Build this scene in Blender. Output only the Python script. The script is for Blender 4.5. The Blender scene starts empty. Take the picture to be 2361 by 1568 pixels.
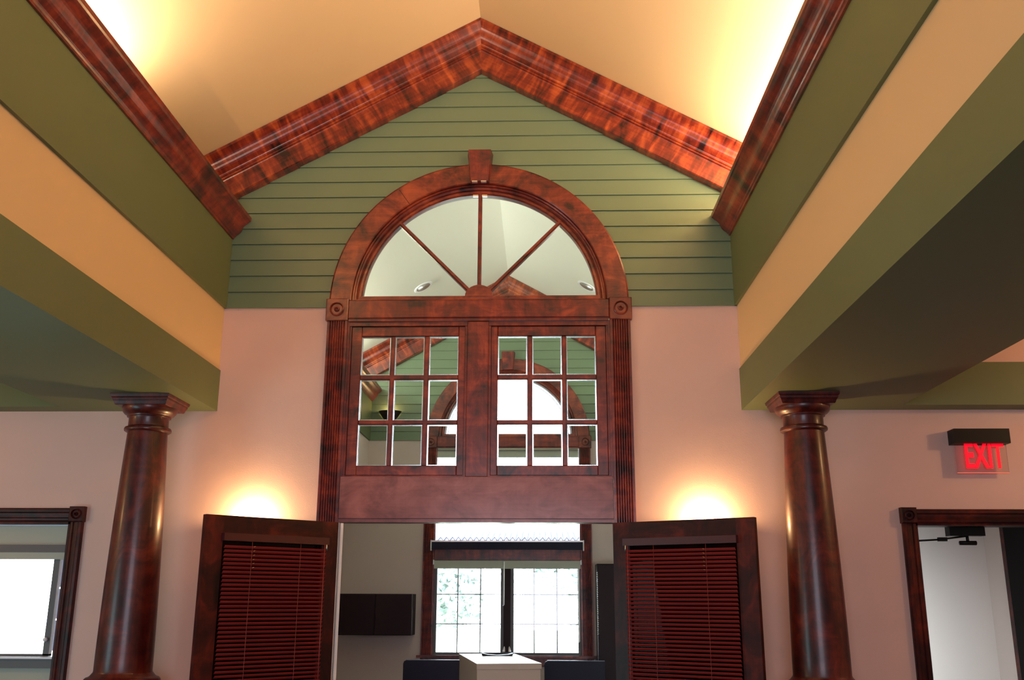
import bpy, math, random
from mathutils import Matrix, Vector
random.seed(4)
C = bpy.context.scene.collection
PI = math.pi

# ------------------------------------------------------------------ camera
F_PX, PITCH, YAW, ROLL = 2221.3, .263627, .0322454, .004188
cp, sp, cy_, sy_ = math.cos(PITCH), math.sin(PITCH), math.cos(YAW), math.sin(YAW)
fw = Vector((-sy_*cp, cy_*cp, sp)); rt = Vector((cy_, sy_, 0)); up = rt.cross(fw)
r2 = rt*math.cos(ROLL) + up*math.sin(ROLL); u2 = -rt*math.sin(ROLL) + up*math.cos(ROLL)
cam_d = bpy.data.cameras.new('camera'); cam = bpy.data.objects.new('camera', cam_d); C.objects.link(cam)
M = Matrix((r2, u2, -fw)).transposed().to_4x4(); M.translation = Vector((.44, 0, 1.6)); cam.matrix_world = M
cam_d.sensor_fit = 'HORIZONTAL'; cam_d.sensor_width = 36; cam_d.lens = F_PX/2361*36
cam_d.clip_start = .05; cam_d.clip_end = 300
bpy.context.scene.camera = cam

# ------------------------------------------------------------------ world, exposure, large lights
S = bpy.context.scene
S.view_settings.view_transform = 'Standard'; S.view_settings.look = 'None'
S.view_settings.gamma = 1; S.view_settings.use_curve_mapping = False
S.view_settings.exposure = 0.0
w = bpy.data.worlds.new('world'); S.world = w; w.use_nodes = True
bg = w.node_tree.nodes['Background']; bg.inputs[0].default_value = (.80, .90, 1, 1); bg.inputs[1].default_value = 16.0

def area(name, loc, direction, sx, sy, power, col, spread=PI):
    l = bpy.data.lights.new(name, 'AREA'); l.shape = 'RECTANGLE'; l.size = sx; l.size_y = sy
    l.energy = power; l.color = col; l.spread = spread
    o = bpy.data.objects.new(name, l); C.objects.link(o); o.location = loc
    o.rotation_euler = Vector(direction).to_track_quat('-Z', 'Z').to_euler(); return o
def point(name, loc, power, col, r=.04):
    l = bpy.data.lights.new(name, 'POINT'); l.energy = power; l.color = col; l.shadow_soft_size = r
    o = bpy.data.objects.new(name, l); C.objects.link(o); o.location = loc; return o
WARM = (1, .60, .26)
area('rear_window_daylight', (.2, -2.85, 1.9), (0, 1, .12), 2.8, 2.2, 175, (.84, .84, 1))
area('left_aisle_daylight', (-5.0, 2.6, 1.3), (1, .1, .45), 3.2, 1.6, 90, (.48, .9, 1))
area('hall_fill_area', (2.72, 7.1, 1.1), (.12, 1, -.08), .9, 1.6, 62, (.78, .94, 1), 1.5)  # unseen area lamp added to brighten the hall wall
sl = bpy.data.lights.new('band_fill_spot', 'SPOT'); sl.energy = 105; sl.color = WARM; sl.spot_size = math.radians(142); sl.spot_blend = .35; sl.shadow_soft_size = .1  # unseen spot added to warm the bands near the camera, no fixture modelled
so = bpy.data.objects.new('band_fill_spot', sl); C.objects.link(so); so.location = (.1, .3, 2.4); so.rotation_euler = (PI, 0, 0)
point('aisle_lamp_right', (4.8, 5.0, 3.0), 45, WARM, .08)
point('aisle_lamp_left', (-4.6, 4.6, 2.45), 30, WARM, .08)

# ------------------------------------------------------------------ materials
def mat(name, col, rough=.6, spec=.5, metal=0, bump=0, bscale=200, emit=None, estr=0, coat=0, var=0, vscale=4):
    m = bpy.data.materials.new(name); m.use_nodes = True; n = m.node_tree.nodes; L = m.node_tree.links
    b = n['Principled BSDF']; b.inputs['Base Color'].default_value = (*col, 1)
    b.inputs['Roughness'].default_value = rough; b.inputs['Metallic'].default_value = metal
    b.inputs['Specular IOR Level'].default_value = spec; b.inputs['Coat Weight'].default_value = coat
    if emit: b.inputs['Emission Color'].default_value = (*emit, 1); b.inputs['Emission Strength'].default_value = estr
    tc = n.new('ShaderNodeTexCoord')
    if bump:
        t = n.new('ShaderNodeTexNoise'); t.inputs['Scale'].default_value = bscale; t.inputs['Detail'].default_value = 3
        L.new(tc.outputs['Object'], t.inputs['Vector'])
        bm = n.new('ShaderNodeBump'); bm.inputs['Strength'].default_value = bump; bm.inputs['Distance'].default_value = .002
        L.new(t.outputs[0], bm.inputs['Height']); L.new(bm.outputs[0], b.inputs['Normal'])
    if var:
        t = n.new('ShaderNodeTexNoise'); t.inputs['Scale'].default_value = vscale; t.inputs['Detail'].default_value = 4
        L.new(tc.outputs['Object'], t.inputs['Vector'])
        r = n.new('ShaderNodeValToRGB'); e = r.color_ramp.elements
        e[0].position = .3; e[1].position = .7
        e[0].color = (*[c*(1-var) for c in col], 1); e[1].color = (*[min(1, c*(1+var)) for c in col], 1)
        L.new(t.outputs[0], r.inputs[0]); L.new(r.outputs[0], b.inputs['Base Color'])
    return m

def wood(name, axis, dark=(.010, .0012, .0012), mid=(.130, .0105, .0055), light=(.33, .045, .013), rough=.36, ang=0, figure=.3, spec=.5, coat=.3):
    """cherry-stained birch: grain along axis, blotchy stain and curl across the grain"""
    m = bpy.data.materials.new(name); m.use_nodes = True; n = m.node_tree.nodes; L = m.node_tree.links
    b = n['Principled BSDF']; tc = n.new('ShaderNodeTexCoord')
    rot = n.new('ShaderNodeMapping'); rot.vector_type = 'POINT'; rot.inputs['Rotation'].default_value = (0, ang, 0)
    L.new(tc.outputs['Object'], rot.inputs['Vector'])
    def noise(scales, detail, rough_, dist=0):
        mp = n.new('ShaderNodeMapping'); mp.inputs['Scale'].default_value = scales; L.new(rot.outputs[0], mp.inputs['Vector'])
        t = n.new('ShaderNodeTexNoise'); t.inputs['Scale'].default_value = 1; t.inputs['Detail'].default_value = detail
        t.inputs['Roughness'].default_value = rough_; t.inputs['Distortion'].default_value = dist
        L.new(mp.outputs[0], t.inputs['Vector']); return t.outputs[0]
    i = 'xyz'.index(axis)
    def sc(along, across): v = [across]*3; v[i] = along; return v
    grain = noise(sc(1.6, 60), 4, .6, .5)
    blotch = noise(sc(4.2, 6.5), 6, .62, .9)
    curl = noise(sc(17, 3.2), 3, .5, .8)
    def mix(a, c, f):
        x = n.new('ShaderNodeMix'); x.data_type = 'FLOAT'; x.inputs[0].default_value = f
        L.new(a, x.inputs[2]); L.new(c, x.inputs[3]); return x.outputs[0]
    v = mix(mix(blotch, curl, figure), grain, .14)
    r = n.new('ShaderNodeValToRGB'); e = r.color_ramp.elements
    e[0].position = .37; e[0].color = (*dark, 1); e[1].position = .66; e[1].color = (*light, 1)
    k = e.new(.50); k.color = (*mid, 1)
    L.new(v, r.inputs[0]); L.new(r.outputs[0], b.inputs['Base Color'])
    b.inputs['Roughness'].default_value = rough; b.inputs['Specular IOR Level'].default_value = spec
    b.inputs['Coat Weight'].default_value = coat; b.inputs['Coat Roughness'].default_value = .18
    bm = n.new('ShaderNodeBump'); bm.inputs['Strength'].default_value = .12; bm.inputs['Distance'].default_value = .001
    L.new(grain, bm.inputs['Height']); L.new(bm.outputs[0], b.inputs['Normal'])
    return m

def glass(name, gl=.10, tint=(1, 1, 1)):
    m = bpy.data.materials.new(name); m.use_nodes = True; n = m.node_tree.nodes; L = m.node_tree.links
    n.remove(n['Principled BSDF']); o = n['Material Output']
    t = n.new('ShaderNodeBsdfTransparent'); t.inputs[0].default_value = (*tint, 1)
    g = n.new('ShaderNodeBsdfGlossy'); g.inputs['Roughness'].default_value = .02
    f = n.new('ShaderNodeFresnel'); f.inputs[0].default_value = 1.45
    x = n.new('ShaderNodeMixShader'); a = n.new('ShaderNodeMath'); a.operation = 'MULTIPLY'; a.inputs[1].default_value = gl/.04
    L.new(f.outputs[0], a.inputs[0]); a.use_clamp = True
    L.new(a.outputs[0], x.inputs[0]); L.new(t.outputs[0], x.inputs[1]); L.new(g.outputs[0], x.inputs[2]); L.new(x.outputs[0], o.inputs[0])
    return m
def bevel_glass(name):
    m = bpy.data.materials.new(name); m.use_nodes = True; n = m.node_tree.nodes; L = m.node_tree.links
    b = n['Principled BSDF']; b.inputs['Transmission Weight'].default_value = 1; b.inputs['IOR'].default_value = 1.5
    b.inputs['Roughness'].default_value = .25; b.inputs['Base Color'].default_value = (.93, .97, 1, 1); return m

W = {a: wood('cherry_wood_'+a, a) for a in 'xyz'}
W['door'] = wood('cherry_wood_door', 'z', dark=(.008, .001, .001), mid=(.036, .0028, .0022), light=(.12, .012, .005), figure=.15, rough=.5, spec=.25, coat=.06)
W['door_rail'] = wood('cherry_wood_door_rail', 'x', dark=(.008, .001, .001), mid=(.036, .0028, .0022), light=(.12, .012, .005), figure=.15, rough=.5, spec=.25, coat=.06)
W['rl'] = wood('cherry_wood_rake_left', 'x', ang=math.atan(.56), figure=.6, mid=(.17, .017, .006), light=(.46, .090, .018))
W['rr'] = wood('cherry_wood_rake_right', 'x', ang=-math.atan(.56), figure=.6, mid=(.17, .017, .006), light=(.46, .090, .018))
W['arch'] = wood('cherry_wood_arch', 'x', figure=.15, mid=(.140, .018, .009), light=(.31, .058, .020))
W['board'] = wood('cherry_wood_header_hazed', 'x', figure=.15, dark=(.15, .036, .034), mid=(.24, .068, .062), light=(.35, .12, .11), rough=.45)  # glare haze on the header put into the colour as paler, pinker wood
W['column'] = wood('cherry_wood_column', 'z', figure=.2, dark=(.010, .0012, .0012), mid=(.058, .005, .0035), light=(.17, .020, .009), rough=.40, spec=.4, coat=.2)
W['slat'] = mat('blind_slat_red', (.34, .034, .027), .4, coat=.1)
W['headrail'] = mat('blind_headrail_red', (.06, .005, .006), .4)
PAINT = dict(
    wall=mat('wall_paint_cream', (.66, .455, .39), .75, bump=.25, bscale=140, var=.02),
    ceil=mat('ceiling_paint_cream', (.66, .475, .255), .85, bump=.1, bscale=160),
    green=mat('paint_sage_green', (.112, .140, .056), .55, bump=.12, bscale=150),
    siding=mat('siding_paint_sage', (.130, .188, .112), .42, bump=.05, bscale=90),
    office=mat('office_wall_paint', (.60, .50, .45), .8, bump=.1, bscale=150),
    offceil=mat('office_ceiling_paint', (.68, .71, .63), .85),
    floor=mat('floor_carpet', (.030, .022, .018), .95, bump=.5, bscale=400, var=.2, vscale=60),
    dark=mat('dark_wood_laminate', (.020, .008, .010), .55, spec=.2),
    navy=mat('navy_laminate', (.006, .006, .020), .5, spec=.25),
    white=mat('white_laminate', (.62, .52, .42), .35),
    metal=mat('brushed_metal', (.75, .75, .72), .3, metal=1),
    black=mat('black_plastic', (.004, .004, .004), .45, spec=.25),
    whiteplastic=mat('white_plastic', (.8, .82, .85), .4),
    shade=mat('shade_fabric', (.42, .45, .38), .9, bump=.3, bscale=500),
    vinyl=mat('white_vinyl_frame', (.75, .78, .85), .45),
    greyframe=mat('grey_window_frame', (.10, .095, .10), .5),
    gold=mat('brass', (.8, .5, .2), .3, metal=1),
    lens=mat('can_reflector', (.35, .38, .38), .35, metal=.6),
    leaf=mat('tree_foliage', (.38, .46, .42), .8, var=.5, vscale=3),
    bark=mat('tree_bark', (.34, .33, .32), .9, var=.4, vscale=8),
    grass=mat('lawn', (.42, .46, .34), .95, var=.3, vscale=2),
    roof=mat('corrugated_roof', (.055, .065, .12), .5),
)
G_CLEAR = glass('window_glass', .05); G_PANE = glass('pane_glass', .03); G_BEV = bevel_glass('bevel_glass')
G_ACR = glass('acrylic', .05, (.96, .93, .92))
RED = mat('exit_red', (.6, 0, 0), .4, emit=(1, .0, .01), estr=2.2)
LAMP = mat('lamp_tube', (1, .9, .7), .4, emit=(1, .72, .4), estr=14)

# ------------------------------------------------------------------ mesh helpers
class MB:
    def __init__(s): s.v = []; s.f = []; s.mi = []; s.cur = 0; s.smooth = []; s.sm = False
    def add(s, vs, fs):
        o = len(s.v); s.v += [tuple(v) for v in vs]
        for f in fs: s.f.append([o+i for i in f]); s.mi.append(s.cur); s.smooth.append(s.sm)
    def box(s, x0, x1, y0, y1, z0, z1):
        x0, x1 = sorted((x0, x1)); y0, y1 = sorted((y0, y1)); z0, z1 = sorted((z0, z1))
        s.add([(x0,y0,z0),(x1,y0,z0),(x1,y1,z0),(x0,y1,z0),(x0,y0,z1),(x1,y0,z1),(x1,y1,z1),(x0,y1,z1)],
              [(0,3,2,1),(4,5,6,7),(0,1,5,4),(1,2,6,5),(2,3,7,6),(3,0,4,7)]); return s
    def bbox(s, x0, x1, y0, y1, z0, z1, b=.004):
        """box whose front (-y) edges are chamfered"""
        x0, x1 = sorted((x0, x1)); z0, z1 = sorted((z0, z1)); y0, y1 = sorted((y0, y1))
        A = [(x0,z0),(x1,z0),(x1,z1),(x0,z1)]; B = [(x0+b,z0+b),(x1-b,z0+b),(x1-b,z1-b),(x0+b,z1-b)]
        vs = [(x,y1,z) for x,z in A] + [(x,y0+b,z) for x,z in A] + [(x,y0,z) for x,z in B]
        fs = [(3,2,1,0),(8,9,10,11)]
        for i in range(4):
            j = (i+1) % 4; fs += [(i,j,4+j,4+i),(4+i,4+j,8+j,8+i)]
        s.add(vs, fs); return s
    def sweep(s, rings, close=True, caps=True):
        """rings: list of equally long point lists joined in order"""
        n = len(rings[0]); vs = [p for r in rings for p in r]; fs = []
        for k in range(len(rings)-1):
            for i in range(n if close else n-1):
                j = (i+1) % n; fs.append((k*n+i, k*n+j, (k+1)*n+j, (k+1)*n+i))
        if caps and close: fs += [tuple(range(n))[::-1], tuple((len(rings)-1)*n+i for i in range(n))]
        s.add(vs, fs); return s
    def lathe(s, cx, cy, prof, n=40, caps=True):
        return s.sweep([[(cx+r*math.cos(2*PI*i/n), cy+r*math.sin(2*PI*i/n), z) for i in range(n)] for r, z in prof], caps=caps)
    def lathe_y(s, cx, cz, prof, n=28):
        return s.sweep([[(cx+r*math.cos(2*PI*i/n), y, cz+r*math.sin(2*PI*i/n)) for i in range(n)] for r, y in prof])
    def tube(s, pts, r, n=8):
        rings = []
        for k, p in enumerate(pts):
            p = Vector(p); a = Vector(pts[max(k-1, 0)]); b = Vector(pts[min(k+1, len(pts)-1)])
            t = (b-a).normalized(); u = t.orthogonal().normalized() if k == 0 else (u - t*u.dot(t)).normalized(); q = t.cross(u)
            rings.append([tuple(p + (u*math.cos(2*PI*i/n) + q*math.sin(2*PI*i/n))*r) for i in range(n)])
        return s.sweep(rings)
    def build(s, name, mats, parent=None, smooth=None):
        me = bpy.data.meshes.new(name); me.from_pydata(s.v, [], s.f)
        if not isinstance(mats, (list, tuple)): mats = [mats]
        for m in mats: me.materials.append(m)
        for p, i, q in zip(me.polygons, s.mi, s.smooth): p.material_index = i; p.use_smooth = q
        import bmesh
        bm = bmesh.new(); bm.from_mesh(me); bmesh.ops.recalc_face_normals(bm, faces=bm.faces); bm.to_mesh(me); bm.free()
        if smooth: me.set_sharp_from_angle(angle=math.radians(smooth)) if hasattr(me, 'set_sharp_from_angle') else None
        o = bpy.data.objects.new(name, me); C.objects.link(o)
        if parent: o.parent = parent
        return o
def SM():
    m = MB(); m.sm = True; return m
def empty(name, loc=(0, 0, 0), rz=0):
    o = bpy.data.objects.new(name, None); C.objects.link(o); o.location = loc; o.rotation_euler = (0, 0, rz); o.empty_display_size = .1; return o
def tag(o, label=None, cat=None, group=None, kind=None):
    for k, v in (('label', label), ('category', cat), ('group', group), ('kind', kind)):
        if v: o[k] = v
    return o
def struct(o, label=None, cat=None): return tag(o, label, cat, kind='structure')
def copy_tree(o, parent=None):
    c = o.copy(); C.objects.link(c)
    if parent: c.parent = parent
    for ch in list(o.children): copy_tree(ch, c)
    return c

# ------------------------------------------------------------------ key dimensions
D, D2, TH = 6.4, 12.2, .15            # faces of the two gable walls, their thickness
XA, XF, XC, XL = 1.785, 1.765, 1.785, 1.775   # inner faces: siding edge, green fascia, cream band, lower green band
Z_S, Z_L, Z_G = 2.835, 3.12, 3.565    # soffit, top of lower band, top of cream
ZA, SL = 5.72, .555                   # ceiling apex, slope
ZC_, RO = 3.595, .95                  # arch centre, radius of the hole in the wall
YB = -3.0
def ceil_z(x): return ZA - SL*abs(x)

def gable_wall(mb, y0, y1, xmax_low, rects, xtop=2.6, arch=True):
    """solid wall slab; rects = list of (x0,x1,z0,z1) holes; round hole above ZC_; gable outline on top"""
    zs = {0, 3.6, ZC_}
    for r in rects: zs |= {r[2], r[3]}
    z = ZC_
    while z < ZC_+RO+.001: zs.add(round(z, 4)); z += .0475
    z = 4.3
    while z < ZA: zs.add(round(z, 4)); z += .1
    zs.add(ZA); zs = sorted(zs)
    for a, b in zip(zs, zs[1:]):
        if b-a < 1e-5: continue
        m = (a+b)/2
        out = lambda z: xmax_low if m < 3.6 else min(xtop, (ZA-z)/SL + .02)
        cuts = []
        if arch and ZC_ < m < ZC_+RO:
            h = lambda z: math.sqrt(max(0, RO*RO-(z-ZC_)**2))
            cuts.append(((-h(a), -h(b)), (h(a), h(b))))
        for r in rects:
            if r[2] < m < r[3]: cuts.append(((r[0], r[0]), (r[1], r[1])))
        cuts.sort(key=lambda c: c[0][0]); left = (-out(a), -out(b))
        for c in cuts + [((out(a), out(b)), None)]:
            l0, l1 = left; q0, q1 = c[0]
            mb.add([(l0,y0,a),(q0,y0,a),(q0,y1,a),(l0,y1,a),(l1,y0,b),(q1,y0,b),(q1,y1,b),(l1,y1,b)],
                   [(0,3,2,1),(4,5,6,7),(0,1,5,4),(1,2,6,5),(2,3,7,6),(3,0,4,7)])
            left = c[1]

def siding(mb, yf, z0=Z_G, step=.1185):
    z = z0; k = 0
    while z < ZA-.1:
        a, b = z, z+step-.006
        def seg(xa0, xa1, xb0, xb1):
            ya, yb = yf-.016, yf-.006
            mb.add([(xa0,ya,a),(xa1,ya,a),(xb1,yb,b),(xb0,yb,b),(xa0,yf,a),(xa1,yf,a),(xb1,yf,b),(xb0,yf,b)],
                   [(0,1,2,3),(7,6,5,4),(0,4,5,1),(2,6,7,3),(1,5,6,2),(0,3,7,4)])
            mb.add([(xb0,yf-.001,b),(xb1,yf-.001,b),(xb1,yf-.001,b+.006),(xb0,yf-.001,b+.006)], [(0,1,2,3)])
        o0 = min(1.80 if a < 4.24 else 2.45, (ZA-.1-a)/SL); o1 = min(1.80 if a < 4.24 else 2.45, (ZA-.1-b)/SL)
        if o1 <= 0: break
        h0 = math.sqrt(max(0, 1.0-(a-ZC_)**2)) if a > ZC_-.13 and a < ZC_+1 else (1.0 if a < ZC_ else 0)
        h1 = math.sqrt(max(0, 1.0-(b-ZC_)**2)) if b < ZC_+1 else 0
        if h0 <= .01 and h1 <= .01: seg(-o0, o0, -o1, o1)
        else: seg(-o0, -h0, -o1, -h1); seg(h0, o0, h1, o1)
        z += step

# ------------------------------------------------------------------ room shell
LW = (-3.60, -2.69, .55, 2.09)       # left exterior window in the far wall
RD = (2.845, 3.76, 0, 2.09)          # right doorway
m = MB(); gable_wall(m, D, D+TH, 5.3, [LW, RD, (-.93, .93, 0, ZC_)]); struct(m.build('wall_front', PAINT['wall']))
m = MB(); gable_wall(m, D2, D2+TH, 2.6, [(-.93, .93, .93, ZC_)]); struct(m.build('wall_back', PAINT['office']))
m = MB(); siding(m, D); struct(m.build('wall_front_siding', PAINT['siding']))
m = MB(); siding(m, D2); struct(m.build('wall_back_siding', PAINT['siding']))
m = MB(); m.box(-5.3, 5.3, YB, D2+TH, -.1, 0); struct(m.build('floor', PAINT['floor']))
def vault(name, y0, y1, mm):
    m = MB()
    for s in (-1, 1):
        m.add([(0,y0,ZA),(s*2.6,y0,ceil_z(2.6)),(s*2.6,y1,ceil_z(2.6)),(0,y1,ZA),
               (0,y0,ZA+.1),(s*2.6,y0,ceil_z(2.6)+.1),(s*2.6,y1,ceil_z(2.6)+.1),(0,y1,ZA+.1)],
              [(0,1,2,3),(4,7,6,5),(0,4,5,1),(2,6,7,3),(1,5,6,2)])
    return struct(m.build(name, mm))
vault('ceiling', YB, D, PAINT['ceil']); vault('ceiling_office', D, D2+TH, PAINT['offceil'])
m = MB(); m.box(-5.3, 5.3, YB-TH, YB, 0, 3.6); m.sweep([[(x,y,z) for x,z in ((-2.7,3.5),(2.7,3.5),(2.7,ceil_z(2.6)+.09),(0,ZA+.09),(-2.7,ceil_z(2.6)+.09))] for y in (YB-TH, YB+.01)])
struct(m.build('wall_rear', PAINT['wall']))
for s, nm in ((-1, 'left'), (1, 'right')):
    m = MB(); m.box(s*5.3, s*5.45, YB-TH, D+TH, 0, 3.6); struct(m.build('wall_'+nm, PAINT['wall']))
    m = MB(); m.box(s*2.78, s*5.3, YB, D, 3.5, 3.6); struct(m.build('ceiling_aisle_'+nm, PAINT['wall']))
    for tagn, y0, y1, cm in (('', YB, D, PAINT['wall']), ('_office', D+TH, D2, PAINT['office'])):
        xo = 2.78 if not tagn else 2.6
        # cream upper band, cove shelf and cove back wall
        m = MB(); m.box(s*XC, s*xo, y0, y1, Z_L if not tagn else Z_S, Z_G); struct(m.build('wall_%s_upper%s' % (nm, tagn), PAINT['ceil'] if not tagn else cm))  # main-room band: warm light put into its colour with the oranger ceiling paint
        m = MB(); m.box(s*XF, s*2.6, y0, y1, Z_G, 4.20); struct(m.build('wall_%s_fascia%s' % (nm, tagn), PAINT['green']))
        m = MB(); m.box(s*2.5, s*2.6, y0, y1, 4.20, ceil_z(2.5)+.05); struct(m.build('wall_%s_cove%s' % (nm, tagn), PAINT['ceil']))
    m = MB(); m.box(s*XL, s*2.78, YB, D-.0, Z_S, Z_L); struct(m.build('wall_%s_beam' % nm, PAINT['green']))
    m = MB(); m.box(s*2.78, s*5.3, D-.17, D, Z_S, Z_L); struct(m.build('wall_front_band_'+nm, PAINT['green']))
    # office side walls
    m = MB(); m.box(s*2.45, s*2.6, D+TH, D2, 0, Z_S); struct(m.build('wall_%s_office' % nm, PAINT['office']))
# hall behind the right doorway
m = MB(); m.box(2.6, 4.42, 9.0, 9.1, 0, 3.0); struct(m.build('wall_hall_back', PAINT['office']))
m = MB(); m.box(4.42, 4.52, D+TH, 9.1, 0, 3.0); struct(m.build('wall_hall_right', PAINT['office']))
m = MB(); m.box(2.6, 4.52, D+TH, 9.1, 3.0, 3.1); struct(m.build('ceiling_hall', PAINT['office']))

# ------------------------------------------------------------------ trims
trim_n = [0]
def trim(m, mm, smooth=None):
    trim_n[0] += 1; return struct(m.build('trim_%d' % trim_n[0], mm, smooth=smooth))
def arc(c0, c1, r, a0, a1, n=6): return [(c0+r*math.cos(a0+(a1-a0)*i/n), c1+r*math.sin(a0+(a1-a0)*i/n)) for i in range(n+1)]
RAKE = [(0,0),(-.215,0),(-.215,-.022),(-.205,-.03)] + \
       [(-.205+.085*t+ .012*math.sin(t*2*PI), -.03-.125*t) for t in [i/10 for i in range(1, 11)]] + \
       [(-.118,-.160),(-.118,-.172),(-.106,-.176),(-.106,-.188),(-.092,-.192),(-.09,-.200),(-.09,-.340),(-.084,-.346),(0,-.346)]
for yw in (D, D2):
    for s, wm in ((-1, W['rl']), (1, W['rr'])):
        m = MB(); m.sweep([[(s*x, yw+dy, ZA-.003-SL*x+dv*(1+.02*x)) for dy, dv in RAKE] for x in (0, 2.42)])
        trim(m, wm)
CROWN = [(1.765,4.075),(1.752,4.075),(1.750,4.088),(1.742,4.092),(1.738,4.100)] + \
        [(1.738-.078*t-.008*math.sin(t*2*PI), 4.100+.095*t) for t in [i/10 for i in range(1, 11)]] + \
        [(1.655,4.200),(1.650,4.206),(1.640,4.210),(1.638,4.236),(1.642,4.240),(1.765,4.240)]
for y0, y1 in ((YB, D-.02), (D+TH, D2-.02)):
    for s in (-1, 1):
        m = MB(); m.sweep([[(s*x, y, z) for x, z in CROWN] for y in (y0, y1)]); trim(m, W['y'])
# thin bead under the siding
# ------------------------------------------------------------------ arched window module
def fluted(mb, xa, xb, yf, z0, z1, th=.028, n=7):
    """vertical pilaster with n flutes, front toward -y"""
    x0, x1 = sorted((xa, xb)); w_ = x1-x0; pts = [(x0, yf), (x0, yf-th)]
    e = .014; u = (w_-2*e)/n
    for k in range(n):
        a = x0+e+k*u
        for t in range(5):
            ang = PI*t/4; pts.append((a+u*.14+(u*.72)*(t/4), yf-th+.008*math.sin(ang)))
    pts += [(x1, yf-th), (x1, yf)]
    mb.sweep([[(x, y, z) for x, y in pts] for z in (z0, z1)])
def rosette(xc, zc, yf, half, zh, parent, name='rosette_block', mm=None):
    b = MB(); b.bbox(xc-half, xc+half, yf-.045, yf, zc-zh, zc+zh, .005)
    b.sm = True; r = min(half, zh)*.66
    b.lathe_y(xc, zc, [(r, yf-.044),(r*.98, yf-.056),(r*.88, yf-.060),(r*.78, yf-.054),(r*.70, yf-.030),(r*.56, yf-.024),(r*.46, yf-.034),(r*.34, yf-.054),(r*.2, yf-.058),(.08*r, yf-.046),(.001, yf-.044)])
    return b.build(name, mm or W['arch'], parent, smooth=35)
def ring(mb, prof, yf, z0=ZC_, a0=0., a1=PI, n=64):
    """prof: (radius, y offset) swept over the half circle"""
    mb.sweep([[(-r*math.cos(a0+(a1-a0)*i/n), yf+y, z0+r*math.sin(a0+(a1-a0)*i/n)) for r, y in prof] for i in range(n+1)])
def half_disc(mb, R, y0, y1, zlo, n=48):
    pts = [(-R*math.cos(PI*i/n), ZC_+R*math.sin(PI*i/n)) for i in range(n+1)]; pts = [(x, max(z, zlo)) for x, z in pts]
    mb.sweep([[(x, y0, z) for x, z in pts], [(x, y1, z) for x, z in pts]])

def arched_casing(nm, yf, zbot, label):
    t = empty(nm, (0, 0, 0)); struct(t, label, 'window')
    a = MB()
    for q0, q1 in ((.02, .9685), (.9715, PI-.02)):
        ring(a, [(.888, 0), (.888,-.030),(.895,-.036),(1.030,-.036),(1.040,-.030),(1.040, 0)], yf, a0=q0, a1=q1)
    a.build('arch_casing', W['arch'], t, smooth=30)
    k = MB(); k.add([(-.062,yf-.085,4.482),(.062,yf-.085,4.482),(.080,yf-.105,4.715),(-.080,yf-.105,4.715),
                     (-.070,yf-.02,4.482),(.070,yf-.02,4.482),(.094,yf-.0,4.715),(-.094,yf-.0,4.715)],
                    [(0,1,2,3),(4,7,6,5),(0,4,5,1),(1,5,6,2),(2,6,7,3),(3,7,4,0)])
    k.build('keystone', W['z'], t)
    for s in (-1, 1): rosette(s*.981, 3.543, yf, .077, .078, t)
    for s in (-1, 1):
        f = MB(); fluted(f, s*.907, s*1.047, yf, zbot, 3.466); f.build('pilaster', W['z'], t)
    b = MB(); b.bbox(-.905, .905, yf-.036, yf, 3.480, 3.612, .006); b.box(-.9, .9, yf-.022, yf, 3.462, 3.482); b.build('transom_bar', W['x'], t)
    # fan frame: stepped jamb and sash ring with bottom rail
    r = MB(); ring(r, [(.892, .10),(.892,-.012),(.882,-.018),(.874,-.012),(.872, .004),(.862, .010),(.856, .002),(.850, .014),(.850, .10)], yf)
    r.build('fan_jamb', W['arch'], t, smooth=30)
    r = MB(); ring(r, [(.852, .085),(.852, .020),(.832, .018),(.824, .028),(.824, .085)], yf)
    r.box(-.85, .85, yf+.018, yf+.085, 3.600, 3.655); r.box(-.885, .885, yf-.014, yf+.10, 3.590, 3.622)
    r.build('fan_frame', W['arch'], t, smooth=30)
    return t

# main interior window
w1 = arched_casing('window_1', D, 0, 'cherry wood arched fan window with keystone above two nine-pane sashes in gable wall')
h = SM(); h.sweep([[(-x, y, z) for x, z in [(.098*math.cos(PI*i/16), 3.652+.082*math.sin(PI*i/16)) for i in range(17)]] for y in (D+.012, D+.07)])
h.build('fan_hub', W['arch'], w1, smooth=40)
for ang in (45.5, 90, 134.5):
    a = math.radians(ang); q = MB(); c, s_ = math.cos(a), math.sin(a); hw = .0135
    def P(r, o, y, a=a, c=c, s_=s_): return (r*c - o*s_, y, 3.625 + r*s_ + o*c)
    r1 = .80 if ang == 90 else .812
    q.sweep([[P(r, -hw, D+.075), P(r, -hw, D+.030), P(r, -hw*.5, D+.018), P(r, hw*.5, D+.018), P(r, hw, D+.030), P(r, hw, D+.075)] for r in (.08, r1)])
    q.build('fan_muntin', W['z'] if ang == 90 else W['arch'], w1)
g = MB(); half_disc(g, .83, D+.045, D+.050, 3.652); g.build('fan_glass', G_CLEAR, w1)
for sx in (-.052, .012):
    q = MB(); q.box(sx-.0, sx+.038, D+.01, D+.03, 4.402, 4.415); q.build('fan_clip', PAINT['metal'], w1)
    q = MB(); q.box(sx-.002, sx+.036, D-.085, D-.055, 4.476, 4.482); q.build('keystone_clip', PAINT['metal'], w1)
b = MB(); b.bbox(-.905, .905, D-.022, D+.06, 2.112, 2.388, .003); b.box(-.905, .905, D-.012, D+.12, 2.090, 2.112); b.build('header_board', W['board'], w1)
b = MB(); b.bbox(-.074, .074, D-.010, D+.08, 2.388, 3.4615, .004)
for s in (-1, 1): b.box(s*.074, s*.090, D+.002, D+.08, 2.3885, 3.431)
b.build('mullion', W['z'], w1)
b = MB()
for s in (-1, 1): b.box(s*.893, s*.907, D-.010, D+.12, 2.388, 3.465)
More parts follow.
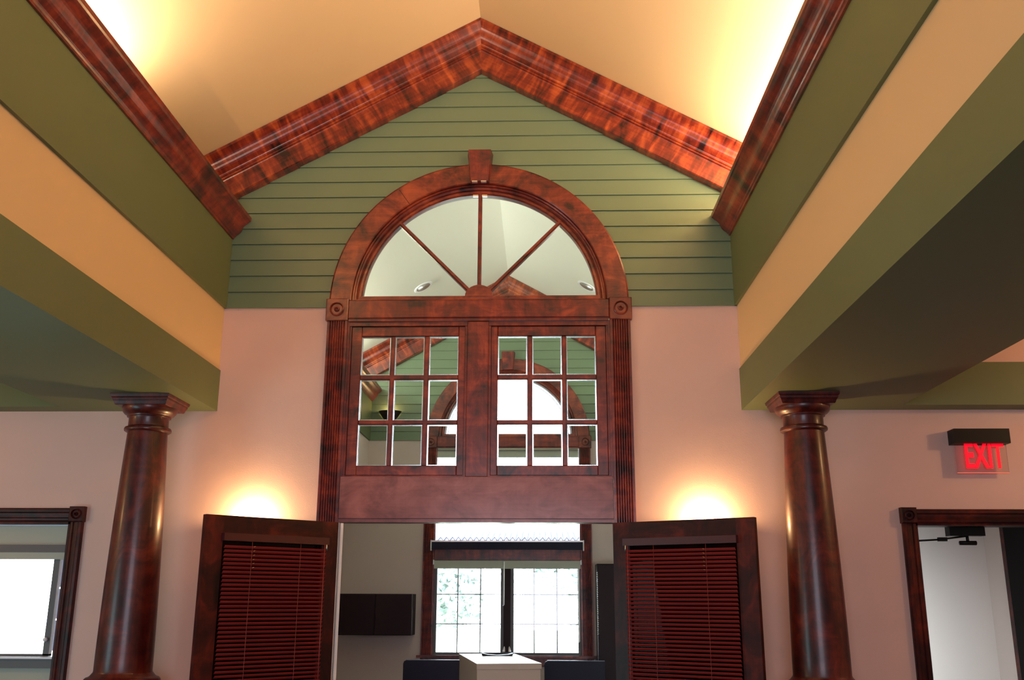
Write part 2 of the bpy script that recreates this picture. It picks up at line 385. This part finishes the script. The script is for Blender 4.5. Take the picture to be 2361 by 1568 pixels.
for s in (-1, 1): b.box(s*.880, s*.893, D+.006, D+.10, 2.40, 3.45)
b.box(-.9, .9, D-.004, D+.1, 3.432, 3.465); b.box(-.9, .9, D+.004, D+.1, 2.388, 2.398)
b.build('sash_jamb', W['z'], w1)
COLS = [(.136, .338), (.372, .575), (.606, .808)]; ROWS = [(2.465, 2.744), (2.774, 3.055), (3.088, 3.360)]
for s in (-1, 1):
    q = MB(); y0, y1 = D+.012, D+.055
    x0, x1, z0, z1 = .088, .880, 2.398, 3.432
    gx = [x0] + [v for c in COLS for v in c] + [x1]
    for i in range(0, 8, 2): # stiles and vertical bars
        edge = i in (0, 6)
        q.bbox(s*gx[i], s*gx[i+1], y0 if edge else y0+.006, y1, z0 if edge else ROWS[0][0]-.001, z1 if edge else ROWS[2][1]+.001, .005)
    gz = [z0] + [v for c in ROWS for v in c] + [z1]
    for i in range(0, 8, 2):
        edge = i in (0, 6)
        q.bbox(s*COLS[0][0]-s*.001, s*COLS[2][1]+s*.001, y0+.0005 if edge else y0+.0065, y1, gz[i], gz[i+1], .005)
    sash = q.build('sash', W['x'] if s < 0 else W['z'], w1)
    # nine bevelled panes: one part per sash
    p = MB(); yc = D+.036; t0, t1, bw = .0020, .0014, .008
    for cx in COLS:
        for rz in ROWS:
            xa, xb = sorted((s*cx[0], s*cx[1])); za, zb = rz; e = -.003
            O = [(xa+e,za+e),(xb-e,za+e),(xb-e,zb-e),(xa+e,zb-e)]; I = [(xa+bw,za+bw),(xb-bw,za+bw),(xb-bw,zb-bw),(xa+bw,zb-bw)]
            p.cur = 0; p.add([(x, yc, z) for x, z in I], [(0,1,2,3)])
            p.cur = 1
            vs = [(x,yc-t0,z) for x,z in I]+[(x,yc-t1,z) for x,z in O]+[(x,yc+t1,z) for x,z in O]+[(x,yc+t0,z) for x,z in I]
            fs = []
            for i in range(4):
                j = (i+1) % 4; fs += [(i,j,4+j,4+i),(4+i,4+j,8+j,8+i),(8+i,8+j,12+j,12+i),(12+i,12+j,j,i)]
            p.add(vs, fs)
    p.build('pane', [G_PANE, G_BEV], sash)

# office window in the back wall, same casing
w2 = arched_casing('window_2', D2, 0.0, 'tall cherry wood arched window in the back office wall, bright daylight behind')
g = MB(); half_disc(g, .83, D2+.045, D2+.050, 3.652); g.build('fan_glass', G_CLEAR, w2)
r = MB(); ring(r, [(.826, .09),(.826, .05),(.800, .05),(.800, .09)], D2); ring(r, [(.785, .09),(.785, .055),(.772, .055),(.772, .09)], D2)
r.build('fan_vinyl_frame', PAINT['vinyl'], w2)
b = MB(); b.bbox(-.905, .905, D2-.02, D2+.08, 2.07, 2.315, .004); b.build('middle_bar', W['x'], w2)
g = MB(); g.box(-.9, .9, D2+.045, D2+.05, 2.31, 3.47); g.build('transom_glass', G_CLEAR, w2)
g = MB(); g.box(-.9, .9, D2+.045, D2+.05, .95, 2.08); g.build('casement_glass', G_CLEAR, w2)
b = MB()
for s in (-1, 1): b.box(s*.898, s*.932, D2-.004, D2+TH, .955, 3.60)
b.build('jamb_lining', W['z'], w2)
b = MB(); b.box(-1.09, 1.09, D2-.07, D2+.06, .925, .955); b.bbox(-1.03, 1.03, D2-.025, D2, .83, .925, .004); b.build('sill', W['x'], w2)
for s in (-1, 1):
    q = MB(); xs = (.042, .075, .86, .895)
    q.box(s*.042, s*.080, D2+.02, D2+.07, .955, 2.07); q.box(s*.865, s*.905, D2+.02, D2+.07, .955, 2.07)
    q.box(s*.08, s*.865, D2+.02, D2+.07, .955, .985); q.box(s*.08, s*.865, D2+.02, D2+.07, 2.03, 2.07)
    f = q.build('casement_frame', PAINT['greyframe'], w2)
    q = MB()
    for x in (.33, .61): q.box(s*x-.007, s*x+.007, D2+.055, D2+.066, .985, 2.03)
    for z in (1.315, 1.665): q.box(s*.08, s*.865, D2+.055, D2+.066, z-.006, z+.006)
    q.build('muntin_grid', PAINT['greyframe'], f)
b = MB(); b.box(-.042, .042, D2-.005, D2+.08, .955, 2.07); b.build('mullion', PAINT['dark'], w2)
for s in (-1, 1):
    q = MB(); q.lathe(s*.03, D2-.02, [(.003,.99),(.02,1.0),(.012,1.04),(.003,1.06)], n=10); q.build('latch', PAINT['metal'], w2)

# ------------------------------------------------------------------ left exterior window
x0, x1, z0, z1 = LW
w3 = struct(empty('window_3'), 'left edge casement window with dark cherry casing beside the left column', 'window')
def casing(parent, x_in, s, z1, z0=0, name='side_casing', wd=.088):
    """flat moulded casing outside of x_in, s = direction away from the opening"""
    pts = [(0,0),(0,-.014),(.008,-.020),(.020,-.022),(.028,-.015),(.040,-.018),(.055,-.020),(.062,-.027),(.080,-.028),(wd,-.022),(wd,0)]
    m = MB(); m.sweep([[(x_in+s*u, D+v, z) for u, v in pts] for z in (z0, z1)]); return m.build(name, W['door'], parent)
def head_casing(parent, xa, xb, z, wd=.088):
    pts = [(0,0),(0,-.014),(.008,-.020),(.020,-.022),(.028,-.015),(.040,-.018),(.055,-.020),(.062,-.027),(.080,-.028),(wd,-.022),(wd,0)]
    m = MB(); m.sweep([[(x, D+v, z+u) for u, v in pts] for x in (xa, xb)]); return m.build('head_casing', W['door_rail'], parent)
casing(w3, x1, 1, z1); casing(w3, x0, -1, z1); head_casing(w3, x0, x1, z1)
for s, x in ((1, x1+.046), (-1, x0-.046)): rosette(x, z1+.048, D, .050, .050, w3, mm=W['door'])
b = MB(); b.box(x0-.02, x0+.02, D+.0, D+TH, z0, z1); b.box(x1-.02, x1+.015, D, D+TH, z0, z1); b.box(x0, x1, D, D+TH, z1-.015, z1+.01); b.build('jamb_lining', W['door'], w3)
b = MB(); b.box(x0, x1, D+.03, D+.12, 1.893, 1.942); b.box(x0, x1, D+.03, D+.12, 1.165, 1.222); b.build('cross_rail', PAINT['greyframe'], w3)
b = MB(); b.box(x0, x1-.02, D+.01, D+.11, 1.222, 1.234); b.build('sill_strip', PAINT['vinyl'], w3)
q = MB()
q.box(x1-.115, x1-.075, D+.06, D+.10, 1.24, 1.893); q.box(x0+.02, x0+.06, D+.06, D+.10, 1.24, 1.893)
q.box(x0+.06, x1-.075, D+.06, D+.10, 1.234, 1.25); q.build('casement_frame', PAINT['greyframe'], w3)
for a, b_ in ((1.27, 1.46), (1.47, 1.66), (1.67, 1.86)):
    q = MB(); q.box(x1-.062, x1-.028, D+.07, D+.085, a, b_); q.build('reflection_block', mat('lavender_reflection', (.45, .42, .62), .25), w3)  # lavender blocks stand for exterior reflections in the glass
q = MB(); q.box(x0, x1, D+.085, D+.09, 1.234, 1.893); q.build('casement_glass', G_CLEAR, w3)
q = MB(); q.box(x0, x1, D+.07, D+.075, 1.942, 2.066); q.box(x0, x1, D+.07, D+.075, z0, 1.165); q.build('frosted_panel', PAINT['shade'], w3)
q = MB(); q.box(x0, x1-.02, D+.05, D+.09, 2.066, 2.074); q.build('lit_edge_strip', PAINT['vinyl'], w3)  # pale strip stands for the lit underside of the window head
q = MB(); q.box(x0+.02, x1-.022, D+.035, D+.075, 1.848, 1.893); q.build('shade_roll', PAINT['shade'], w3)
q = SM(); q.lathe_y(x1-.10, 1.34, [(.001,D+.03),(.012,D+.035),(.014,D+.05),(.006,D+.06)], n=12); q.build('crank_knob', PAINT['whiteplastic'], w3)

# ------------------------------------------------------------------ right doorway
x0, x1, z0, z1 = RD
d3 = struct(empty('door_3'), 'open doorway with dark cherry casing under the red exit sign', 'doorway')
casing(d3, x0, -1, z1); casing(d3, x1, 1, z1); head_casing(d3, x0, x1, z1)
for x in (x0-.046, x1+.046): rosette(x, z1+.048, D, .050, .050, d3, mm=W['door'])
b = MB(); b.box(x0-.005, x0+.015, D, D+TH, 0, z1); b.box(x1-.015, x1+.005, D, D+TH, 0, z1); b.box(x0, x1, D, D+TH, z1-.015, z1+.005); b.build('jamb_lining', W['door'], d3)
# leaf swung back against the hidden side of the hall
b = MB(); b.box(x0+.0, x0+.045, D+TH+.02, D+TH+.90, .01, 2.06); b.build('door_leaf', W['door'], d3)
# dark door in the hall side wall
d4 = struct(empty('door_4'), 'dark wood door in the side wall of the bright hall', 'door')
b = MB(); b.box(4.385, 4.42, 7.55, 8.60, 0, 2.7); b.build('frame', W['door'], d4)
b = MB(); b.box(4.37, 4.385, 7.65, 8.50, .01, 2.60); b.build('leaf', mat('dark_door_leaf', (.004, .003, .003), .7, spec=.1), d4)

# door closer in the doorway head
dc = empty('door_closer', (3.22, D+.19, 2.075)); tag(dc, 'black door closer with jointed arm under the head of the right doorway', 'door closer')
b = MB(); b.box(-.10, .13, -.045, .03, -.055, .012); b.build('bracket', PAINT['black'], dc)
b = SM(); b.tube([(.02,-.02,-.05),(.02,-.02,-.095)], .010); b.tube([(-.035,-.02,-.10),(.075,-.02,-.10)], .014); b.build('pivot', PAINT['black'], dc)
b = SM(); b.tube([(.02,-.02,-.055),(-.14,-.03,-.075)], .006); b.tube([(-.15,-.03,-.078),(-.335,-.02,-.088)], .006); b.build('arm', PAINT['black'], dc)
b = MB(); b.box(-.175, -.12, -.045, -.015, -.09, -.065); b.build('joint', PAINT['black'], dc)

# ------------------------------------------------------------------ double doors with blinds
def door_leaf(nm, hinge, free, mirror, label):
    """local x from hinge to free edge, visible face toward local -y for mirror=1"""
    v = Vector((free[0]-hinge[0], free[1]-hinge[1])); L_ = v.length
    t = empty(nm, (hinge[0], hinge[1], 0), math.atan2(v.y, v.x)); struct(t, label, 'door')
    f = -mirror           # direction of visible face along local y
    th = .044; z1 = 2.085
    def bx(m, a, b, z0, z1_, y0=0, y1=th): m.box(a, b, f*y0*-1, f*y1*-1, z0, z1_)
    b = MB(); bx(b, 0, .115, .005, z1); bx(b, L_-.115, L_, .005, z1); b.build('stile', W['door'], t)
    b = MB(); bx(b, .115, L_-.115, z1-.125, z1); bx(b, .115, L_-.115, .005, .25); b.build('rail', W['door_rail'], t)
    b = MB(); bx(b, .115, L_-.115, .25, z1-.125, .018, .024); b.build('door_glass', glass('door_glass_'+nm, .006, (.12, .10, .10)), t)
    # blind mounted on the visible face
    bl = MB(); hx0, hx1 = .085, L_-.105
    bl.box(hx0, hx1, f*.002, f*.040, z1-.150, z1-.105); bl_o = bl.build('blind_headrail', W['headrail'], t)
    s_ = SM(); n = 66; z = z1-.185; tilt = math.radians(42)
    for k in range(n):
        zz = z - k*.0245
        if zz < .3: break
        ring_ = []
        for u in (-.0125, -.006, 0, .006, .0125):
            cam_b = .0022*(1-(u/.0125)**2)
            ring_.append((u, cam_b))
        pts = []
        for u, c in ring_: pts.append((f*(.020 + u*math.cos(tilt) + c*math.sin(tilt)), zz + (u*math.sin(tilt)) - c*math.cos(tilt)))
        pts2 = [(y - f*.0006, q) for y, q in reversed(pts)]
        P_ = pts+pts2
        s_.sweep([[(x, y, q) for y, q in P_] for x in (hx0+.012, hx1-.012)])
    s_.build('blind_slats', W['slat'], bl_o, smooth=40)
    c = SM()
    for u in (.28, .74):
        x = hx0+(hx1-hx0)*u; c.tube([(x, f*.034, z1-.15), (x, f*.034, .32)], .0016, 6)
    c.build('ladder_cord', mat('cord_'+nm, (.22, .04, .03), .6), bl_o)
    c = SM(); x = hx0+.035; c.tube([(x, f*.044, z1-.15), (x, f*.044, .7)], .0022, 6); c.build('pull_cord', W['slat'], bl_o)
    c = SM(); c.tube([(x-.012, f*.045, z1-.148), (x-.012, f*.047, z1-.185)], .005, 8); c.build('cord_clip', PAINT['metal'], bl_o)
    c = SM(); x = hx0+(hx1-hx0)*.72
    for k in range(6): c.tube([(x-.006, f*.036, z1-.178-k*.0245), (x+.006, f*.037, z1-.183-k*.0245)], .0022, 6)
    c.build('cord_eyelet', PAINT['gold'], bl_o)
    return t, f, th, z1
tL, f, th, z1 = door_leaf('door_1', (-.892, 6.345), (-1.550, 5.720), 1 and -1, 'left leaf of the open dark cherry double doors, its red blind in shadow')
tR, f2, th2, z12 = door_leaf('door_2', (.892, 6.345), (1.700, 5.870), 1, 'right leaf of the open cherry double doors, red blind catching warm light')
b = MB(); b.box(-.026, -.008, .004, .018, .95, 2.08); b.build('edge_gleam_strip', PAINT['whiteplastic'], tL)  # pale strip added for the daylight gleam on the door's hinge edge

# ------------------------------------------------------------------ columns on half walls
for s, nm in ((-1, 'left'), (1, 'right')):
    cx, cyy = s*2.065, 5.985
    t = empty('column', (cx, cyy, 1.04))
    tag(t, 'tapered round cherry wood column under the green beam, beside the %s sconce and door' % nm, 'column', 'round columns under the beams')
    h = SM(); R0, R1, zb, zt = .166, .121, 1.175-1.04, 2.615-1.04
    prof = [(R0+.012, zb-.02), (R0+.003, zb)] + [(R0+(R1-R0)*(u**1.25)+ .004*math.sin(PI*u), zb+.01+(zt-zb-.01)*u) for u in [i/16 for i in range(17)]]
    h.lathe(0, 0, prof, 56); h.build('shaft', W['column'], t, smooth=40)
    h = SM(); q = lambda z: z-1.04
    h.lathe(0, 0, [(.120,q(2.612)),(.132,q(2.615)),(.142,q(2.622)),(.144,q(2.632)),(.140,q(2.642)),(.130,q(2.646)),(.122,q(2.650)),(.121,q(2.70)),
                   (.124,q(2.708)),(.133,q(2.710)),(.135,q(2.718)),(.138,q(2.722)),(.150,q(2.728)),(.162,q(2.742)),(.168,q(2.758)),(.168,q(2.768)),(.16,q(2.772))], 56)
    h.sm = False; k = .182
    sq = lambda a, z: [(-a,-a,z),(a,-a,z),(a,a,z),(-a,a,z)]
    h.sweep([sq(.158,q(2.768)), sq(.162,q(2.772)), sq(.166,q(2.785)), sq(.172,q(2.797)), sq(.176,q(2.802)), sq(.176,q(2.812)), sq(.183,q(2.818)), sq(.186,q(2.835))])
    h.build('capital', W['column'], t, smooth=40)
    h = SM(); h.lathe(0, 0, [(.205,.045),(.215,.055),(.220,.075),(.215,.098),(.205,.108),(.192,.112),(.184,.118),(.178,.125),(.170,.135)], 56)
    h.sm = False; h.sweep([sq(.225, 0), sq(.225, .045)]); h.build('base', W['column'], t, smooth=40)
    m = MB(); m.box(cx-.24, cx+.24, 5.74, D, 0, 1.02); m.box(cx-.26, cx+.26, 5.72, D, 1.02, 1.04)
    struct(m.build('wall_half_'+nm, PAINT['wall']))

# ------------------------------------------------------------------ sconces
def sconce(name, loc, label, power, mm, R=.14, dy=-1, grp=None, pr=.03, colr=WARM):
    t = empty(name, loc); tag(t, label, 'wall lamp', grp)
    h = SM(); n = 24
    prof = [(.012,-.13),(.05,-.115),(.09,-.08),(.12,-.035),(R,.01),(R-.008,.01),(.112,-.03),(.084,-.07),(.045,-.10),(.01,-.11)]
    rings = [[(r*math.cos(PI*i/n), -abs(r*math.sin(PI*i/n))*.75, z) for i in range(n+1)] for r, z in prof]
    h.sweep(rings, close=False); h.build('bowl', mm, t, smooth=50)
    b = MB(); b.box(-.05, .05, -.012, 0, -.11, 0.0); b.build('back_plate', mm, t)
    b = SM(); b.tube([(0,-.05,-.06),(0,-.05,-.02)], .018, 10); b.build('bulb', LAMP, t)
    point(name+'_light', (loc[0], loc[1]-.062, loc[2]+.012), power, colr, pr)
    return t
sconce('wall_sconce', (-1.47, D, 2.075), 'half-bowl uplight wall sconce glowing behind the left open door', 26, PAINT['whiteplastic'], grp='uplight sconces behind the doors')
sconce('wall_sconce', (1.50, D, 2.075), 'half-bowl uplight wall sconce glowing behind the right open door', 26, PAINT['whiteplastic'], grp='uplight sconces behind the doors')
sconce('wall_sconce', (-1.52, D2-.02, 3.93), 'dark bowl uplight sconce on green siding of the office gable', 2.5, PAINT['black'], R=.15)

# ------------------------------------------------------------------ cove lamps (on the ledge behind the crown moulding)
def cove(loc, length, power, label, colr=(1, .75, .56)):
    t = empty('cove_lamp', loc); tag(t, label, 'lamp', 'strip lamps on the crown ledges')
    b = MB(); b.box(-.05, .05, 0, length, -.06, .03); b.build('housing', PAINT['whiteplastic'], t)
    b = SM(); b.tube([(0, .02, .045), (0, length-.02, .045)], .013, 10); b.build('tube', LAMP, t)
    area('cove_light', (loc[0], loc[1]+length/2, loc[2]+.062), (-.25 if loc[0] > 0 else .25, 0, 1), .06, length, power, colr).rotation_euler
    return t
def cove_light_fix():
    for o in bpy.data.objects:
        if o.name.startswith('cove_light'):
            s = 1 if o.location.x > 0 else -1
            z = Vector((.22*s, 0, -1)).normalized(); y = Vector((0, 1, 0)); x = y.cross(z).normalized()
            m_ = Matrix((x, y, z)).transposed().to_4x4(); m_.translation = o.location; o.matrix_world = m_
cove((-2.02, 1.2, 4.26), 3.7, 108, 'strip lamp hidden on the left crown ledge, lighting the ceiling')
cove((2.02, 1.2, 4.26), 5.0, 155, 'strip lamp hidden on the right crown ledge, lighting the ceiling')
cove((-2.25, 7.0, 4.26), 4.6, 145, 'strip lamp added on the left crown ledge to brighten the office vault', (.92, 1, .88))  # both office strips are added to brighten its ceiling
cove((2.25, 7.0, 4.26), 4.6, 95, 'strip lamp added on the right crown ledge to brighten the office vault', (.92, 1, .88))  # added like its left twin, fill for the office ceiling
cove_light_fix()
point('cove_end_bulb', (1.86, 5.95, 4.40), 7, (1, .66, .30), .03)

# ------------------------------------------------------------------ exit sign
ex = empty('exit_sign', (3.295, D-.0, 2.56)); tag(ex, 'black exit sign with clear panel and red letters above right doorway', 'exit sign')
b = MB(); b.box(-.178, .178, -.105, 0, .035, .130); b.build('housing', PAINT['black'], ex)
b = MB(); b.box(-.165, .165, -.060, -.054, -.150, .036); b.build('acrylic_panel', G_ACR, ex)
b = MB(); b.box(-.165, .165, -.0615, -.0525, -.154, -.149); b.build('panel_edge', mat('edge_lit_acrylic', (.8, .3, .25), .3, emit=(1, .12, .08), estr=.35), ex)
cu = bpy.data.curves.new('letters', 'FONT'); cu.body = 'EXIT'; cu.size = .185; cu.align_x = 'CENTER'; cu.extrude = .002; cu.offset = .004; cu.space_character = 1.0
tmp = bpy.data.objects.new('tmp_letters', cu); C.objects.link(tmp); bpy.context.view_layer.update()
me = bpy.data.meshes.new_from_object(tmp.evaluated_get(bpy.context.evaluated_depsgraph_get())); bpy.data.objects.remove(tmp)
me.materials.clear(); me.materials.append(RED)
let = bpy.data.objects.new('letters', me); C.objects.link(let); let.parent = ex; let.rotation_euler = (PI/2, 0, 0)
xs_ = [v.co.x for v in me.vertices]; ys_ = [v.co.y for v in me.vertices]; kx = .250/(max(xs_)-min(xs_)); ky = .172/(max(ys_)-min(ys_))
let.location = (.020-kx*(max(xs_)+min(xs_))/2, -.064, -.124-ky*min(ys_)); let.scale = (kx, ky, 1)

# ------------------------------------------------------------------ office: recessed lights
def can(x, y, label):
    s = 1 if x > 0 else -1; z = ceil_z(x); t = empty('recessed_light', (x, y, z)); t.rotation_euler = (0, s*math.atan(SL), 0)
    tag(t, label, 'recessed light', 'recessed lights in the office vault')
    h = SM(); h.lathe(0, 0, [(.088,-.001),(.118,-.001),(.120,-.006),(.110,-.012),(.088,-.010)], 32, caps=False); h.build('trim_ring', PAINT['whiteplastic'], t, smooth=40)
    h = SM(); h.lathe(0, 0, [(.09,-.009),(.07,-.004),(.045,-.002),(.001,-.002)], 32); h.build('reflector', PAINT['lens'], t)
can(-.965, 10.83, 'white ringed recessed light in the left slope of the office vault')
can(.970, 10.83, 'white ringed recessed light in the right slope of the office vault')

# ------------------------------------------------------------------ office furniture
oc = empty('overhead_cabinet', (-1.56, D2, 1.19)); tag(oc, 'dark brown two-door overhead cabinet on the office wall left of the window', 'cabinet')
b = MB(); b.box(-.44, .44, -.33, 0, 0, .475); b.build('body', PAINT['dark'], oc)
for s in (-1, 1):
    b = MB(); b.bbox(s*.004, s*.438, -.352, -.332, .004, .471, .004); b.build('door', PAINT['dark'], oc)
tc_ = empty('tall_cabinet', (1.33, D2-.04, 0)); tag(tc_, 'tall dark cabinet beside the office window, behind the right door', 'cabinet')
b = MB(); b.box(-.25, .27, -.40, 0, 0, 2.02); b.build('body', PAINT['dark'], tc_)
b = MB(); b.bbox(-.245, .265, -.42, -.402, .08, 2.01, .004); b.build('door', PAINT['dark'], tc_)
b = SM()
for k in range(34): b.tube([(-.252, -.405, 1.22+k*.021), (-.243, -.43, 1.228+k*.021)], .004, 6)
b.build('hook_strip', PAINT['metal'], tc_)
wc = empty('white_counter', (-.12, 8.5, 0), math.atan2(.178, .984)); tag(wc, 'white laminate counter cabinet standing in front of the office window', 'counter')
b = MB(); b.box(.005, .545, .01, 1.55, .05, 1.035); b.build('body', PAINT['white'], wc)
b = MB(); b.bbox(-.0, .555, 0, 1.56, 1.035, 1.083, .003); b.build('countertop', PAINT['white'], wc)
b = MB(); b.box(.03, .52, .03, 1.5, 0, .05); b.build('plinth', PAINT['dark'], wc)
tr = empty('desk_tray', (.0, 9.75, 1.083), .1); tag(tr, 'shallow black tray lying on the white counter', 'tray')
b = MB(); b.sweep([[(x, -.09, z), (x, .09, z), (x, .09, z+.006), (x, -.09, z+.006)] for x, z in ((-.15,.018),(-.10,.006),(0,0),(.10,.006),(.15,.018))]); b.build('pan', PAINT['black'], tr)
b = MB(); b.box(-.15, .15, .085, .092, .0, .022); b.build('rim', PAINT['black'], tr)
def desk(loc, x0, x1, label):
    t = empty('office_desk', loc); tag(t, label, 'desk')
    pts = [(x0, 0), (x1, 0), (x1, .985), (x0+.03, .985), (x0+.008, .975), (x0, .95)]
    b = MB(); b.sweep([[(x, y, z) for x, z in pts] for y in (0, .03)]); b.build('front_panel', PAINT['navy'], t)
    b = MB(); b.box(x0+.03, x1, -.004, .036, .985, .992); b.build('top_edge', mat('desk_edge_'+label[:5], (.10, .11, .16), .35), t)
    b = MB(); b.box(x0+.03, x1-.02, .03, .75, .70, .73); b.build('desktop', PAINT['dark'], t)
    for x in (x0+.05, x1-.06):
        b = MB(); b.box(x, x+.03, .03, .72, 0, .70); b.build('side_panel', PAINT['dark'], t)
desk((0, 10.6, 0), -1.03, -.42, 'navy fronted desk with rounded corner left of the white counter')
desk((0, 10.6, 0), .45, 1.08, 'navy fronted desk right of the white counter, under the window')

# roller shades on the office window
def roller(name, z_top, label, cassette, zlo):
    t = empty(name, (0, D2-.0, z_top)); tag(t, label, 'roller shade', 'roller shades on the office window')
    b = SM()
    if cassette:
        b = MB(); b.box(-.93, .93, -.11, -.045, -.10, -.010); b.build('cassette', PAINT['navy'], t)
        b = MB(); b.box(-.93, .93, -.113, -.045, -.010, .008); b.build('cassette_lip', PAINT['metal'], t)
        for s in (-1, 1):
            b = MB(); b.box(s*.932, s*.945, -.115, -.0, -.115, .012); b.build('end_bracket', PAINT['whiteplastic'], t)
    else:
        b.sweep([[(x, -.05+.022*math.cos(2*PI*i/14), -.03+.022*math.sin(2*PI*i/14)) for i in range(14)] for x in (-.90, .90)]); b.build('roll', PAINT['shade'], t, smooth=60)
        b = MB(); b.box(-.90, .90, -.074, -.070, zlo, -.008); b.build('fabric', PAINT['shade'], t)
        for s in (-1, 1):
            b = MB(); b.box(s*.902, s*.912, -.075, -.0, -.055, .0); b.build('bracket', PAINT['whiteplastic'], t)
    return t
t = roller('roller_shade', 2.300, 'dark cassette roller shade with metal lip across the office window bar', True, 0)
t = roller('roller_shade', 2.075, 'pale fabric roller shade rolled up just above the office casements', False, -.105)
for x, a, b_ in ((-.035, -.02, -.53), (.875, -.10, -.95)):
    q = SM(); q.tube([(x, -.085, a), (x, -.088, b_), (x-.012, -.09, b_-.012)], .007 if x < 0 else .009, 8); q.build('pull_wand', PAINT['whiteplastic'], t)
t = empty('roller_shade', (0, D2, 3.47)); tag(t, 'pale roller shade at the top of the tall office transom window', 'roller shade', 'roller shades on the office window')
b = MB(); b.box(-.897, .897, -.014, -.010, -.125, -.01); b.build('fabric', PAINT['shade'], t)
b = SM(); b.tube([(-.89, -.028, -.022), (.89, -.028, -.022)], .014, 10); b.build('roll', PAINT['shade'], t)

# ------------------------------------------------------------------ outdoors
m = MB(); m.box(-40, 40, D2+TH, 70, -.5, -.3); m.box(-40, -5.5, -5, D2+TH, -.5, -.3); m.box(-5.5, -2.6, D+TH, D2+TH, -.5, -.3)
tag(m.build('lawn', PAINT['grass']), 'green lawn outside the office window', 'lawn', kind='structure')
pr = empty('porch_roof', (0, D2+1.4, 0)); tag(pr, 'pale corrugated porch roof edge seen through the office transom', 'roof')
b = MB(); n = 192; xs = [-2.0+4.0*i/n for i in range(n+1)]
b.sweep([[(x, 0, 2.42+.026*math.sin(i*PI/2.0)), (x, 1.2, 2.62+.026*math.sin(i*PI/2.0)), (x, 1.2, 2.60+.026*math.sin(i*PI/2.0)), (x, 0, 2.40+.026*math.sin(i*PI/2.0))] for i, x in enumerate(xs)]); b.build('sheet', PAINT['roof'], pr)
for x in (-1.9, 1.9):
    b = MB(); b.box(x-.05, x+.05, 1.0, 1.1, -.3, 2.58); b.build('post', PAINT['vinyl'], pr)
def tree(x, y, h, r, label):
    t = empty('tree', (x, y, -.3)); tag(t, label, 'tree', 'garden trees behind the office')
    b = SM(); b.lathe(0, 0, [(.16,0),(.12,.6),(.09,h*.5),(.03,h*.9)], 12); b.build('trunk', PAINT['bark'], t)
    m = MB()
    for k in range(1600):
        a = random.uniform(0, 2*PI); q = random.random()**.4*r*random.choice((.6, .8, 1)); ph = math.acos(random.uniform(-1, 1))
        c = Vector((q*math.sin(ph)*math.cos(a), q*math.sin(ph)*math.sin(a), h*.62+q*math.cos(ph)*1.1))
        u = Vector((random.gauss(0,1), random.gauss(0,1), random.gauss(0,1))).normalized(); v = u.orthogonal().normalized(); sz = random.uniform(.08, .17)
        m.add([c-u*sz, c-v*sz*.5, c+u*sz, c+v*sz*.5], [(0,1,2,3)])
    m.build('crown', PAINT['leaf'], t)
tree(-2.0, 26, 3.6, 1.2, 'leafy tree outside the left casement of the office window')
tree(.7, 27, 4.4, 1.6, 'larger leafy tree outside the right casement of the office window')
